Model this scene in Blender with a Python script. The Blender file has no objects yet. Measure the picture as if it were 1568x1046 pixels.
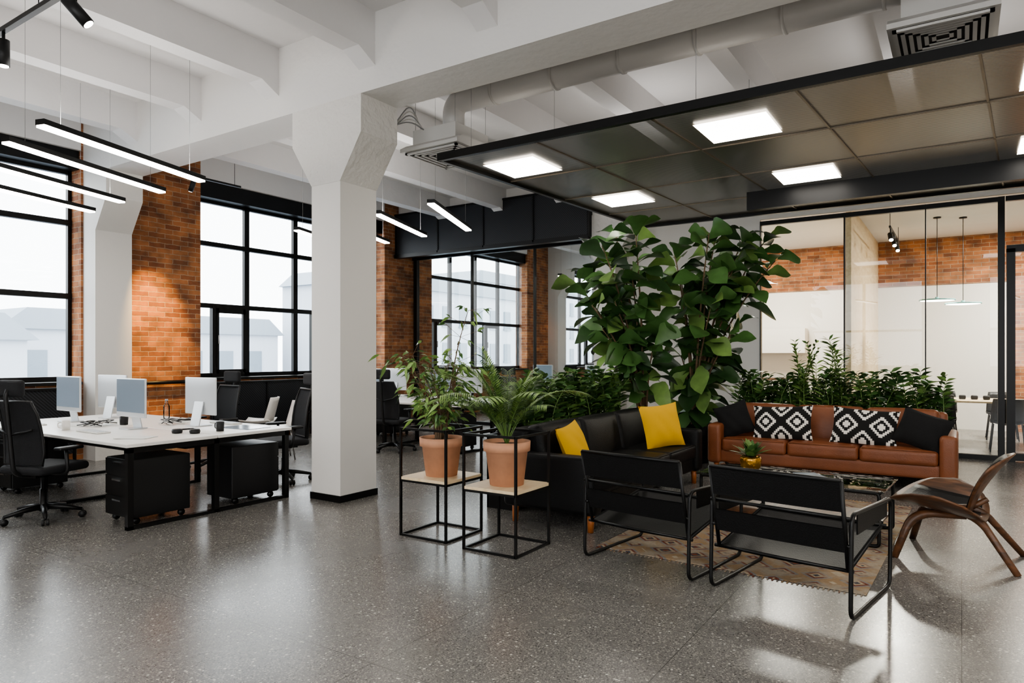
import bpy, bmesh, math, random
from mathutils import Vector, Matrix, Quaternion
R=random.Random(7)
pi=math.pi
# ---------------------------------------------------------------- materials
def lin(h):
    h=h.lstrip('#'); o=[]
    for i in (0,2,4):
        c=int(h[i:i+2],16)/255
        o.append(c/12.92 if c<=.04045 else ((c+.055)/1.055)**2.4)
    return (o[0],o[1],o[2],1)
def newmat(name):
    m=bpy.data.materials.new(name); m.use_nodes=True
    nt=m.node_tree; bs=nt.nodes['Principled BSDF']
    return m,nt,bs
def N(nt,t,**k):
    n=nt.nodes.new(t)
    for a,b in k.items(): setattr(n,a,b)
    return n
def mat(name,col,rough=.5,metal=0,var=.0,vscale=8,bump=0,bscale=60,spec=None,alpha=None):
    m,nt,bs=newmat(name); c=lin(col)
    bs.inputs['Base Color'].default_value=c
    bs.inputs['Roughness'].default_value=rough
    bs.inputs['Metallic'].default_value=metal
    if spec is not None: bs.inputs['Specular IOR Level'].default_value=spec
    tc=N(nt,'ShaderNodeTexCoord')
    if var>0:
        no=N(nt,'ShaderNodeTexNoise'); no.inputs['Scale'].default_value=vscale; no.inputs['Detail'].default_value=5
        nt.links.new(tc.outputs['Object'],no.inputs['Vector'])
        rp=N(nt,'ShaderNodeValToRGB')
        rp.color_ramp.elements[0].position=.3; rp.color_ramp.elements[1].position=.7
        rp.color_ramp.elements[0].color=(c[0]*(1-var),c[1]*(1-var),c[2]*(1-var),1)
        rp.color_ramp.elements[1].color=(min(1,c[0]*(1+var)),min(1,c[1]*(1+var)),min(1,c[2]*(1+var)),1)
        nt.links.new(no.outputs['Fac'],rp.inputs['Fac']); nt.links.new(rp.outputs['Color'],bs.inputs['Base Color'])
    if bump>0:
        nb=N(nt,'ShaderNodeTexNoise'); nb.inputs['Scale'].default_value=bscale; nb.inputs['Detail'].default_value=3
        nt.links.new(tc.outputs['Object'],nb.inputs['Vector'])
        bp=N(nt,'ShaderNodeBump'); bp.inputs['Strength'].default_value=bump; bp.inputs['Distance'].default_value=.02
        nt.links.new(nb.outputs['Fac'],bp.inputs['Height']); nt.links.new(bp.outputs['Normal'],bs.inputs['Normal'])
    return m
def emis(name,col,s):
    m,nt,bs=newmat(name)
    bs.inputs['Base Color'].default_value=lin(col)
    bs.inputs['Emission Color'].default_value=lin(col); bs.inputs['Emission Strength'].default_value=s
    return m
def glassmat(name,tint='#f4f8f6',k=1.0):
    m,nt,bs=newmat(name); nt.nodes.remove(bs)
    out=nt.nodes['Material Output']
    tr=N(nt,'ShaderNodeBsdfTransparent'); tr.inputs['Color'].default_value=lin(tint)
    gl=N(nt,'ShaderNodeBsdfGlossy'); gl.inputs['Roughness'].default_value=.0; gl.inputs['Color'].default_value=(k,k,k,1)
    fr=N(nt,'ShaderNodeFresnel'); fr.inputs['IOR'].default_value=1.5
    mx=N(nt,'ShaderNodeMixShader')
    nt.links.new(fr.outputs[0],mx.inputs[0]); nt.links.new(tr.outputs[0],mx.inputs[1]); nt.links.new(gl.outputs[0],mx.inputs[2])
    nt.links.new(mx.outputs[0],out.inputs['Surface'])
    return m
def brickmat(name,warm='#b5794f',dark='#86543a',mortar='#b09a82'):
    m,nt,bs=newmat(name)
    tc=N(nt,'ShaderNodeTexCoord'); sp=N(nt,'ShaderNodeSeparateXYZ'); nt.links.new(tc.outputs['Object'],sp.inputs[0])
    ad=N(nt,'ShaderNodeMath',operation='ADD'); nt.links.new(sp.outputs[0],ad.inputs[0]); nt.links.new(sp.outputs[1],ad.inputs[1])
    cb=N(nt,'ShaderNodeCombineXYZ'); nt.links.new(ad.outputs[0],cb.inputs[0]); nt.links.new(sp.outputs[2],cb.inputs[1])
    no=N(nt,'ShaderNodeTexNoise'); no.inputs['Scale'].default_value=14; no.inputs['Detail'].default_value=4
    nt.links.new(tc.outputs['Object'],no.inputs['Vector'])
    dv=N(nt,'ShaderNodeMixRGB',blend_type='LINEAR_LIGHT'); dv.inputs[0].default_value=.012
    nt.links.new(cb.outputs[0],dv.inputs[1]); nt.links.new(no.outputs['Color'],dv.inputs[2])
    br=N(nt,'ShaderNodeTexBrick'); br.inputs['Scale'].default_value=1
    br.inputs['Brick Width'].default_value=.26; br.inputs['Row Height'].default_value=.078; br.inputs['Mortar Size'].default_value=.006
    br.inputs['Mortar Smooth'].default_value=.5; br.inputs['Bias'].default_value=0
    br.inputs['Color1'].default_value=lin(warm); br.inputs['Color2'].default_value=lin(dark); br.inputs['Mortar'].default_value=lin(mortar)
    nt.links.new(dv.outputs[0],br.inputs['Vector'])
    n2=N(nt,'ShaderNodeTexNoise'); n2.inputs['Scale'].default_value=4; n2.inputs['Detail'].default_value=8
    nt.links.new(tc.outputs['Object'],n2.inputs['Vector'])
    rp=N(nt,'ShaderNodeValToRGB'); rp.color_ramp.elements[0].position=.35; rp.color_ramp.elements[1].position=.68
    rp.color_ramp.elements[0].color=(.5,.54,.6,1); rp.color_ramp.elements[1].color=(1.25,1.2,1.1,1)
    nt.links.new(n2.outputs['Fac'],rp.inputs['Fac'])
    mu=N(nt,'ShaderNodeMixRGB',blend_type='MULTIPLY'); mu.inputs[0].default_value=.9
    nt.links.new(br.outputs['Color'],mu.inputs[1]); nt.links.new(rp.outputs['Color'],mu.inputs[2])
    nt.links.new(mu.outputs[0],bs.inputs['Base Color']); bs.inputs['Roughness'].default_value=.85
    bp=N(nt,'ShaderNodeBump'); bp.inputs['Strength'].default_value=.6; bp.inputs['Distance'].default_value=.012; bp.invert=True
    nt.links.new(br.outputs['Fac'],bp.inputs['Height']); nt.links.new(bp.outputs['Normal'],bs.inputs['Normal'])
    return m
def floormat():
    m,nt,bs=newmat('terrazzo_floor')
    tc=N(nt,'ShaderNodeTexCoord')
    def chips(scale,lo,hi):
        vo=N(nt,'ShaderNodeTexVoronoi'); vo.inputs['Scale'].default_value=scale
        nt.links.new(tc.outputs['Object'],vo.inputs['Vector'])
        a=N(nt,'ShaderNodeMath',operation='LESS_THAN'); a.inputs[1].default_value=lo
        nt.links.new(vo.outputs['Distance'],a.inputs[0])
        s=N(nt,'ShaderNodeSeparateColor'); nt.links.new(vo.outputs['Color'],s.inputs[0])
        g=N(nt,'ShaderNodeMath',operation='GREATER_THAN'); g.inputs[1].default_value=hi
        nt.links.new(s.outputs[0],g.inputs[0])
        mm=N(nt,'ShaderNodeMath',operation='MULTIPLY'); nt.links.new(a.outputs[0],mm.inputs[0]); nt.links.new(g.outputs[0],mm.inputs[1])
        return mm
    no=N(nt,'ShaderNodeTexNoise'); no.inputs['Scale'].default_value=90; no.inputs['Detail'].default_value=5
    nt.links.new(tc.outputs['Object'],no.inputs['Vector'])
    rp=N(nt,'ShaderNodeValToRGB'); rp.color_ramp.elements[0].color=lin('#62605d'); rp.color_ramp.elements[1].color=lin('#7a7774')
    rp.color_ramp.elements[0].position=.35; rp.color_ramp.elements[1].position=.65
    nt.links.new(no.outputs['Fac'],rp.inputs['Fac'])
    last=rp.outputs['Color']
    for sc,lo,hi,col in ((80,.42,.68,'#98948d'),(150,.42,.62,'#928e88'),(75,.36,.8,'#4c4a48'),(42,.29,.88,'#bebab1')):
        c=chips(sc,lo,hi); mx=N(nt,'ShaderNodeMixRGB'); nt.links.new(c.outputs[0],mx.inputs[0])
        nt.links.new(last,mx.inputs[1]); mx.inputs[2].default_value=lin(col); last=mx.outputs[0]
    br=N(nt,'ShaderNodeTexBrick'); br.offset=0; br.inputs['Scale'].default_value=1; br.inputs['Brick Width'].default_value=1.2; br.inputs['Row Height'].default_value=1.2
    br.inputs['Mortar Size'].default_value=.002; br.inputs['Mortar Smooth'].default_value=0
    nt.links.new(tc.outputs['Object'],br.inputs['Vector'])
    mx=N(nt,'ShaderNodeMixRGB'); mx.inputs[2].default_value=lin('#4a4846'); nt.links.new(br.outputs['Fac'],mx.inputs[0]); nt.links.new(last,mx.inputs[1])
    nt.links.new(mx.outputs[0],bs.inputs['Base Color'])
    bs.inputs['Specular IOR Level'].default_value=.6
    n3=N(nt,'ShaderNodeTexNoise'); n3.inputs['Scale'].default_value=1.4; n3.inputs['Detail'].default_value=4
    nt.links.new(tc.outputs['Object'],n3.inputs['Vector'])
    mr=N(nt,'ShaderNodeMapRange'); mr.inputs[3].default_value=.18; mr.inputs[4].default_value=.34
    nt.links.new(n3.outputs['Fac'],mr.inputs[0]); nt.links.new(mr.outputs[0],bs.inputs['Roughness'])
    return m
def stripemat(name,c1,c2,scale,rough=.4,metal=.6,direction='DIAGONAL',holes=0):
    m,nt,bs=newmat(name)
    tc=N(nt,'ShaderNodeTexCoord'); w=N(nt,'ShaderNodeTexWave',bands_direction=direction); w.inputs['Scale'].default_value=scale
    nt.links.new(tc.outputs['Object'],w.inputs['Vector'])
    rp=N(nt,'ShaderNodeValToRGB'); rp.color_ramp.elements[0].color=lin(c1); rp.color_ramp.elements[1].color=lin(c2)
    rp.color_ramp.elements[0].position=.4; rp.color_ramp.elements[1].position=.6
    nt.links.new(w.outputs['Fac'],rp.inputs['Fac']); nt.links.new(rp.outputs['Color'],bs.inputs['Base Color'])
    bs.inputs['Roughness'].default_value=rough; bs.inputs['Metallic'].default_value=metal
    if holes:
        mr=N(nt,'ShaderNodeMapRange'); mr.inputs[1].default_value=.4; mr.inputs[2].default_value=.6; mr.inputs[3].default_value=1-holes; mr.inputs[4].default_value=1
        nt.links.new(w.outputs['Fac'],mr.inputs[0]); nt.links.new(mr.outputs[0],bs.inputs['Alpha'])
    return m
def woodmat(name,c1,c2,scale=3,rough=.45):
    m,nt,bs=newmat(name)
    tc=N(nt,'ShaderNodeTexCoord'); mp=N(nt,'ShaderNodeMapping'); mp.inputs['Scale'].default_value=(1,5,5)
    nt.links.new(tc.outputs['Object'],mp.inputs[0])
    w=N(nt,'ShaderNodeTexNoise'); w.inputs['Scale'].default_value=scale; w.inputs['Detail'].default_value=8; w.inputs['Distortion'].default_value=.8
    nt.links.new(mp.outputs[0],w.inputs['Vector'])
    rp=N(nt,'ShaderNodeValToRGB'); rp.color_ramp.elements[0].color=lin(c1); rp.color_ramp.elements[1].color=lin(c2)
    rp.color_ramp.elements[0].position=.35; rp.color_ramp.elements[1].position=.65
    nt.links.new(w.outputs['Fac'],rp.inputs['Fac']); nt.links.new(rp.outputs['Color'],bs.inputs['Base Color'])
    bs.inputs['Roughness'].default_value=rough
    return m
def aztecmat():
    m,nt,bs=newmat('aztec_fabric')
    tc=N(nt,'ShaderNodeTexCoord'); sp=N(nt,'ShaderNodeSeparateXYZ'); nt.links.new(tc.outputs['Object'],sp.inputs[0])
    def pp(o):
        p=N(nt,'ShaderNodeMath',operation='PINGPONG'); p.inputs[1].default_value=.18
        nt.links.new(o,p.inputs[0])
        s=N(nt,'ShaderNodeMath',operation='SNAP'); s.inputs[1].default_value=.02
        nt.links.new(p.outputs[0],s.inputs[0]); return s
    a=pp(sp.outputs[0]); b=pp(sp.outputs[1])
    ad=N(nt,'ShaderNodeMath',operation='SUBTRACT'); nt.links.new(a.outputs[0],ad.inputs[0]); nt.links.new(b.outputs[0],ad.inputs[1])
    ab=N(nt,'ShaderNodeMath',operation='ABSOLUTE'); nt.links.new(ad.outputs[0],ab.inputs[0])
    ml=N(nt,'ShaderNodeMath',operation='MULTIPLY'); ml.inputs[1].default_value=11; nt.links.new(ab.outputs[0],ml.inputs[0])
    fr=N(nt,'ShaderNodeMath',operation='FRACT'); nt.links.new(ml.outputs[0],fr.inputs[0])
    gt=N(nt,'ShaderNodeMath',operation='LESS_THAN'); gt.inputs[1].default_value=.5; nt.links.new(fr.outputs[0],gt.inputs[0])
    mx=N(nt,'ShaderNodeMixRGB'); mx.inputs[1].default_value=lin('#e9e4db'); mx.inputs[2].default_value=lin('#161514')
    nt.links.new(gt.outputs[0],mx.inputs[0]); nt.links.new(mx.outputs[0],bs.inputs['Base Color']); bs.inputs['Roughness'].default_value=.9
    return m
def rugmat():
    m,nt,bs=newmat('kilim_rug')
    tc=N(nt,'ShaderNodeTexCoord')
    def noise(s,d=6):
        n=N(nt,'ShaderNodeTexNoise'); n.inputs['Scale'].default_value=s; n.inputs['Detail'].default_value=d
        nt.links.new(tc.outputs['Object'],n.inputs['Vector']); return n
    vo=N(nt,'ShaderNodeTexVoronoi',distance='MANHATTAN'); vo.inputs['Scale'].default_value=4.5; vo.inputs['Randomness'].default_value=.35
    nt.links.new(tc.outputs['Object'],vo.inputs['Vector'])
    rp=N(nt,'ShaderNodeValToRGB'); cr=rp.color_ramp
    cr.elements[0].color=lin('#8c4f34'); cr.elements[1].color=lin('#c2b39b')
    for p,c in ((.16,'#4b4a52'),(.26,'#b9a68b'),(.38,'#7d4431'),(.5,'#8f8a86'),(.62,'#a98d6c')):
        e=cr.elements.new(p); e.color=lin(c)
    cr.interpolation='CONSTANT'
    nt.links.new(vo.outputs['Distance'],rp.inputs['Fac'])
    n1=noise(7); r2=N(nt,'ShaderNodeValToRGB'); r2.color_ramp.elements[0].position=.45; r2.color_ramp.elements[1].position=.62
    nt.links.new(n1.outputs['Fac'],r2.inputs['Fac'])
    mx=N(nt,'ShaderNodeMixRGB'); nt.links.new(r2.outputs['Color'],mx.inputs[0]); nt.links.new(rp.outputs['Color'],mx.inputs[1]); mx.inputs[2].default_value=lin('#b0a18d')
    n2=noise(60,3); m2=N(nt,'ShaderNodeMixRGB',blend_type='MULTIPLY'); m2.inputs[0].default_value=.4
    nt.links.new(mx.outputs[0],m2.inputs[1]); nt.links.new(n2.outputs['Fac'],m2.inputs[2])
    nt.links.new(m2.outputs[0],bs.inputs['Base Color']); bs.inputs['Roughness'].default_value=.95
    return m
M_white=mat('white_painted_concrete','#e2e0dd',.7,bump=.35,bscale=9)
M_rough=mat('rough_painted_concrete','#dedbd6',.75,bump=.9,bscale=14)
M_ceil=mat('white_ceiling_paint','#dddbda',.75,bump=.3,bscale=6)
M_wall=mat('white_plaster','#e6e3de',.7)
M_col=mat('column_paint','#e2dfda',.6,bump=.08,bscale=20)
M_brick=brickmat('orange_brick')
M_floor=floormat()
M_blk=mat('black_metal','#131313',.4,.3)
M_blkp=mat('black_plastic','#161617',.5)
M_mesh=mat('black_mesh_fabric','#1d1e21',.75,bump=.5,bscale=300)
M_meshpanel=stripemat('black_perforated_panel','#101113','#2e3035',14,.5,.2)
M_susp=stripemat('bronze_expanded_mesh','#3f3a31','#71695b',22,.3,.6,holes=.3)
M_seam=mat('bronze_trim','#857a6b',.45,.5)
M_led=emis('led_diffuser','#fff6ea',16)
M_sq=emis('led_panel_diffuser','#fff8ee',9)
M_glass=glassmat('clear_glass',k=.9)
M_wglass=glassmat('window_glass','#f7fafa',.8)
M_desk=mat('white_laminate','#eeebe6',.35)
M_pot=mat('terracotta','#cf9a7a',.75,var=.08,vscale=12)
M_soil=mat('soil','#2d2118',.95,bump=.8,bscale=80)
M_ply=woodmat('birch_plywood','#d9c09a','#e8d4b2')
M_wal=woodmat('walnut_veneer','#3f2a1b','#6f4a30',4,.4)
M_leg=woodmat('oiled_oak','#9a5a2c','#b06b38')
M_lea=mat('black_leather','#0f0f10',.48,bump=.15,bscale=120,spec=.3)
M_brn=mat('cognac_leather','#7f4b2e',.42,var=.15,vscale=4,bump=.12,bscale=90)
M_yel=mat('yellow_fabric','#dfae28',.85,bump=.2,bscale=200)
M_blkf=mat('black_fabric','#121213',.9,bump=.2,bscale=200)
M_az=aztecmat(); M_rug=rugmat()
M_duct=mat('painted_duct','#cbc9c6',.5,.1)
M_grill=mat('white_grille_metal','#c2c0bc',.5)
M_dark=mat('grille_shadow_gap','#26221f',.8)
M_sil=mat('brushed_aluminium','#cfd2d5',.35,.4)
M_wire=mat('thin_steel_wire','#9b9b9b',.4,.5)
M_scr=mat('monitor_screen','#8b98a6',.15)
M_paper=mat('paper','#dcdcd8',.8)
M_gold=mat('brass_glass','#b5873a',.2,.8)
M_chrome=mat('chrome','#9a9a9a',.2,1)
M_bark=mat('bark','#6f5a45',.9,var=.25,vscale=20)
def leafm(n,c,r=.38): return mat(n,c,r,var=.25,vscale=6)
L1=leafm('leaf_dark','#304a29',.3); L2=leafm('leaf_mid','#4b6d3a',.33); L3=leafm('leaf_light','#6d8a4a'); L4=leafm('leaf_bright','#8fae60',.5)
M_bld=mat('facade_plaster','#b4bac2',.9); M_bldw=mat('facade_window','#76828d',.4); M_roof=mat('roof_sheet','#8d969f',.8)
M_teal=mat('teal_shade','#7fb3b0',.5)
# ---------------------------------------------------------------- builder
class B:
    def __init__(s): s.v=[];s.f=[];s.mi=[];s.sm=[];s.mats=[]
    def add(s,vs,fs,m,smooth=True,M=None):
        if m not in s.mats: s.mats.append(m)
        k=s.mats.index(m); o=len(s.v)
        for p in vs:
            p=Vector(p)
            if M is not None: p=M@p
            s.v.append(p)
        for f in fs: s.f.append([i+o for i in f]); s.mi.append(k); s.sm.append(smooth)
    def box(s,x0,x1,y0,y1,z0,z1,m,M=None):
        vs=[(x0,y0,z0),(x1,y0,z0),(x1,y1,z0),(x0,y1,z0),(x0,y0,z1),(x1,y0,z1),(x1,y1,z1),(x0,y1,z1)]
        s.add(vs,[(3,2,1,0),(4,5,6,7),(0,1,5,4),(1,2,6,5),(2,3,7,6),(3,0,4,7)],m,False,M)
    def quad(s,a,b,c,d,m): s.add([a,b,c,d],[(0,1,2,3)],m,False)
    def prism(s,pts,ax,a0,a1,m):
        n=len(pts); vs=[]
        for a in (a0,a1):
            for p in pts:
                vs.append((a,p[0],p[1]) if ax=='x' else (p[0],a,p[1]) if ax=='y' else (p[0],p[1],a))
        fs=[tuple(range(n))[::-1],tuple(range(n,2*n))]+[(i,(i+1)%n,n+(i+1)%n,n+i) for i in range(n)]
        s.add(vs,fs,m,False)
    def tube(s,pts,r,m,n=8,closed=False,M=None):
        P=[Vector(p) for p in pts]; k=len(P)
        rr=r if isinstance(r,(list,tuple)) else [r]*k
        T=[]
        for i in range(k):
            if closed: t=P[(i+1)%k]-P[i-1]
            else: t=P[min(i+1,k-1)]-P[max(i-1,0)]
            T.append(t.normalized() if t.length>1e-9 else Vector((0,0,1)))
        up=Vector((0,0,1)) if abs(T[0].z)<.9 else Vector((1,0,0))
        a=T[0].cross(up).normalized(); vs=[];fs=[]
        for i in range(k):
            if i>0:
                a=a-T[i]*a.dot(T[i]); a.normalize()
            b=T[i].cross(a)
            for j in range(n):
                q=2*pi*j/n+pi/n; vs.append(P[i]+(a*math.cos(q)+b*math.sin(q))*rr[i])
        for i in range(k if closed else k-1):
            i2=(i+1)%k
            for j in range(n): fs.append((i*n+j,i*n+(j+1)%n,i2*n+(j+1)%n,i2*n+j))
        if not closed: fs.append(tuple(range(n))[::-1]); fs.append(tuple(range((k-1)*n,k*n)))
        s.add(vs,fs,m,True,M)
    def lathe(s,prof,m,c=(0,0,0),n=24,M=None):
        vs=[];fs=[]
        for r,z in prof:
            for j in range(n): vs.append((c[0]+r*math.cos(2*pi*j/n),c[1]+r*math.sin(2*pi*j/n),c[2]+z))
        for i in range(len(prof)-1):
            for j in range(n): fs.append((i*n+j,i*n+(j+1)%n,(i+1)*n+(j+1)%n,(i+1)*n+j))
        s.add(vs,fs,m,True,M)
    def rbox(s,c,size,r,m,M=None,puff=(0,0,0)):
        h=[x/2 for x in size]; r=min(r,min(h)*.98); d={};vs=[];fs=[]
        def ax(hh):
            t=[-hh,-hh+.3*r,-hh+.65*r,-hh+r]; mid=[-(hh-r)*.5,0,(hh-r)*.5] if hh-r>1e-4 else []
            return t+mid+[-x for x in t[::-1]]
        A=[ax(x) for x in h]
        def vid(p):
            q=[max(-(h[i]-r),min(h[i]-r,p[i])) for i in range(3)]
            dd=Vector([p[i]-q[i] for i in range(3)])
            if dd.length>0: dd=dd.normalized()*r
            w=[q[i]+dd[i] for i in range(3)]
            for i in range(3):
                if puff[i]:
                    j,k=(i+1)%3,(i+2)%3
                    w[i]+=math.copysign(1,w[i])*puff[i]*max(0,(1-(w[j]/h[j])**2))*max(0,(1-(w[k]/h[k])**2)) if abs(w[i])>h[i]*.3 else 0
            key=tuple(round(x,5) for x in p)
            if key not in d: d[key]=len(vs); vs.append((w[0]+c[0],w[1]+c[1],w[2]+c[2]))
            return d[key]
        for i in range(3):
            j,k=(i+1)%3,(i+2)%3
            for sg in (-1,1):
                for a in range(len(A[j])-1):
                    for b in range(len(A[k])-1):
                        q=[]
                        for aa,bb in ((a,b),(a+1,b),(a+1,b+1),(a,b+1)):
                            p=[0,0,0]; p[i]=sg*h[i]; p[j]=A[j][aa]; p[k]=A[k][bb]; q.append(vid(p))
                        fs.append(tuple(q if sg>0 else q[::-1]))
        s.add(vs,fs,m,True,M)
    def grid(s,fn,nu,nv,m,M=None):
        vs=[fn(i/nu,j/nv) for i in range(nu+1) for j in range(nv+1)]
        fs=[(i*(nv+1)+j,i*(nv+1)+j+1,(i+1)*(nv+1)+j+1,(i+1)*(nv+1)+j) for i in range(nu) for j in range(nv)]
        s.add(vs,fs,m,True,M)
    def leaf(s,p,d,L,W,droop,m,shape=(0,.6,1,.85,.45,0),fold=.15,up=None):
        p=Vector(p); d=Vector(d).normalized(); up=up or Vector((0,0,1))
        sd=d.cross(up)
        if sd.length<.05: sd=Vector((1,0,0))
        sd.normalize(); nn=sd.cross(d).normalized()
        n=len(shape)-1; vs=[];fs=[]
        for i,w in enumerate(shape):
            t=i/n; c=p+d*L*t-Vector((0,0,1))*droop*L*t*t; ww=max(w,.03)*W/2
            vs+= [c-sd*ww+nn*fold*ww,c,c+sd*ww+nn*fold*ww]
        for i in range(n):
            for j in (0,1): fs.append((i*3+j,i*3+j+1,i*3+j+4,i*3+j+3))
        s.add(vs,fs,m,True)
    def obj(s,name,loc=(0,0,0),rz=0,matrix=None,recalc=True,mod=None):
        me=bpy.data.meshes.new(name); me.from_pydata([tuple(v) for v in s.v],[],s.f)
        for m in s.mats: me.materials.append(m)
        me.polygons.foreach_set('material_index',s.mi); me.polygons.foreach_set('use_smooth',s.sm)
        if recalc:
            bm=bmesh.new(); bm.from_mesh(me); bmesh.ops.recalc_face_normals(bm,faces=bm.faces); bm.to_mesh(me); bm.free()
        me.update()
        o=bpy.data.objects.new(name,me); bpy.context.scene.collection.objects.link(o)
        if matrix is not None: o.matrix_world=matrix
        else: o.location=loc; o.rotation_euler=(0,0,rz)
        return o
def fillet(pts,r,closed=False,n=5):
    P=[Vector(p) for p in pts]; out=[]; k=len(P)
    for i in range(k):
        if not closed and i in (0,k-1): out.append(P[i]); continue
        a,b,c=P[i-1],P[i],P[(i+1)%k]
        u=(a-b); v=(c-b); rr=min(r,u.length*.45,v.length*.45)
        p0=b+u.normalized()*rr; p2=b+v.normalized()*rr
        for j in range(n+1):
            t=j/n; out.append(p0*(1-t)**2+b*2*t*(1-t)+p2*t*t)
    return out
# ---------------------------------------------------------------- shell
UMIN,UMAX,VMIN=-6,24,-6
SL=4.85
b=B(); b.box(UMIN,UMAX,VMIN,11.0,-.12,0,M_floor); b.obj('floor')
b=B(); b.box(UMIN,UMAX,VMIN,11.0,SL,SL+.15,M_ceil); b.obj('ceiling')
b=B()
for k in range(-7,5):
    v=4.78+1.45*k
    if v<VMIN+.1 or v>10.4: continue
    b.box(UMIN,UMAX,v,v+.22,4.45,SL,M_ceil)
    for g in (-1.5,4.83,11.45,18.1):
        for sgn,u in ((-1,g),(1,g+.51)):
            b.prism([(u,4.45),(u+sgn*.22,4.45),(u,4.33)],'y',v,v+.22,M_ceil)
b.obj('ceiling_joists')
for g in (-1.5,4.83,11.45,18.1):
    b=B(); b.box(g,g+.51,VMIN,10.6,4.1,SL,M_white); b.obj('ceiling_girder')
def column(u,v0,v1,full=True):
    b=B()
    if full:
        b.box(u,u+.51,v0,v1,0,3.27,M_col)
        b.prism([(v0,3.27),(v0-.3,3.72),(v0-.3,4.1),(v1+.3,4.1),(v1+.3,3.72),(v1,3.27)],'x',u-.006,u+.516,M_rough)
        b.box(u-.012,u+.522,v0-.012,v1+.012,0,.07,M_blk)
    else:
        b.prism([(v0,0),(v0,3.28),(v0-.3,3.72),(v0-.3,4.1),(v1,4.1),(v1,0)],'x',u,u+.51,M_col)
    return b.obj('concrete_column')
column(4.83,5.27,5.70); column(11.42,5.27,5.70); column(-1.5,5.27,5.70)
for g in (-1.5,4.83,18.1): column(g,10.25,10.6,False)
# window wall
wins=[(-5.6,-1.6),(.45,4.8),(6.65,11.0),(12.6,16.9),(18.6,22.9)]
b=B()
piers=[(UMIN,-5.6),(-1.6,.45),(4.8,6.65),(11.0,12.6),(16.9,18.6),(22.9,UMAX)]
for p in piers: b.box(p[0],p[1],10.6,11.0,0,SL,M_brick)
for w in wins:
    b.box(w[0],w[1],10.6,11.0,0,1.08,M_brick); b.box(w[0],w[1],10.6,11.0,4.45,SL,M_ceil)
b.obj('wall_windows')
def window(n,u0,u1,z0,z1,cols=4):
    b=B(); v0,v1=10.88,10.95; f=.05
    zs=[z0,2.36,3.43,z1]
    b.box(u0,u1,v0,v1,z0,z0+.07,M_blk); b.box(u0,u1,v0,v1,z1-.07,z1,M_blk)
    for i in range(cols+1):
        u=u0+(u1-u0)*i/cols; a=max(u0,u-f); c=min(u1,u+f); b.box(a,c,v0,v1,z0,z1,M_blk)
    for z in zs[1:3]: b.box(u0,u1,v0-.01,v1,z-.04,z+.04,M_blk)
    for i in range(cols):
        a=u0+(u1-u0)*i/cols+f; c=u0+(u1-u0)*(i+1)/cols-f
        if i in (0,2):
            m=a+(c-a)*.38
            b.box(m-.035,m+.035,v0-.02,v1,z0,2.36,M_blk)
            for x in (m+.035,c-.05): b.box(x,x+.05,v0-.03,v0+.02,z0+.07,2.32,M_blk)
            b.box(m+.035,c,v0-.03,v0+.02,2.24,2.32,M_blk); b.box(m+.035,c,v0-.03,v0+.02,z0+.07,z0+.13,M_blk)
            b.tube([(m+.06,v0-.06,1.7),(m+.06,v0-.06,1.85)],.012,M_sil)
    b.quad((u0,10.92,z0),(u1,10.92,z0),(u1,10.92,z1),(u0,10.92,z1),M_wglass)
    b.box(u0,u1,10.55,10.9,z0-.04,z0,M_blk)      # sill
    b.box(u0,u1,10.66,10.86,z1-.02,4.45,M_blk)   # blind cassette
    b.obj('window_%d'%n)
for i,w in enumerate(wins): window(i+1,w[0],w[1],1.12,4.2)
for w in wins[1:3]:
    b=B(); b.box(w[0]+.15,w[1]-.15,10.42,10.56,.12,1.02,M_meshpanel)
    for i in range(5):
        u=w[0]+.15+(w[1]-w[0]-.33)*i/4; b.box(u,u+.03,10.40,10.44,0,1.04,M_blk)
    b.box(w[0]+.1,w[1]-.1,10.38,10.58,1.02,1.05,M_blk); b.obj('radiator_cover')
b=B(); b.tube([(5.36,10.54,1.07),(6.75,10.54,1.07)],.03,M_blk,10)
for u in (5.5,6.4): b.box(u-.02,u+.02,10.54,10.6,1.03,1.11,M_blk)
b.obj('trim_1')
# back + side walls
b=B(); b.box(UMIN-.2,UMIN,VMIN,-4.8,0,SL,M_wall); b.box(UMIN-.2,UMIN,-.8,1.2,0,SL,M_wall); b.box(UMIN-.2,UMIN,5.2,11,0,SL,M_wall)
for v0,v1 in ((-4.8,-.8),(1.2,5.2)):  # unseen window openings, added to bring in daylight from behind
    b.box(UMIN-.2,UMIN,v0,v1,0,1.1,M_wall); b.box(UMIN-.2,UMIN,v0,v1,4.3,SL,M_wall)
    for v in (v0,(v0+v1)/2,v1): b.box(UMIN-.14,UMIN-.06,v-.05,v+.05,1.1,4.3,M_blk)
    b.box(UMIN-.14,UMIN-.06,v0,v1,2.4,2.48,M_blk)
b.obj('wall_back')
b=B(); b.box(UMIN,UMAX,VMIN-.2,VMIN,0,SL,M_wall); b.obj('wall_right')
b=B(); b.box(UMAX-1,UMAX-.8,5.0,10.6,0,SL,M_wall); b.obj('wall_far')
b=B(); b.box(12,UMAX-1,4.9,5.02,0,SL,M_wall); b.obj('wall_office_divider')
b=B(); b.box(16.6,16.8,VMIN,4.9,0,2.95,M_wall); b.box(16.58,16.8,VMIN,4.9,2.95,3.95,M_brick); b.box(16.56,16.62,-3,-.85,0,2.95,M_brick); b.obj('wall_meeting_back')
b=B(); b.box(11.97,16.6,VMIN,4.9,3.92,4.0,M_ceil); b.obj('ceiling_meeting_room')
b=B(); b.box(12.3,16.6,1.5,1.58,0,3.92,M_ply); b.obj('wall_plywood')
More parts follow.
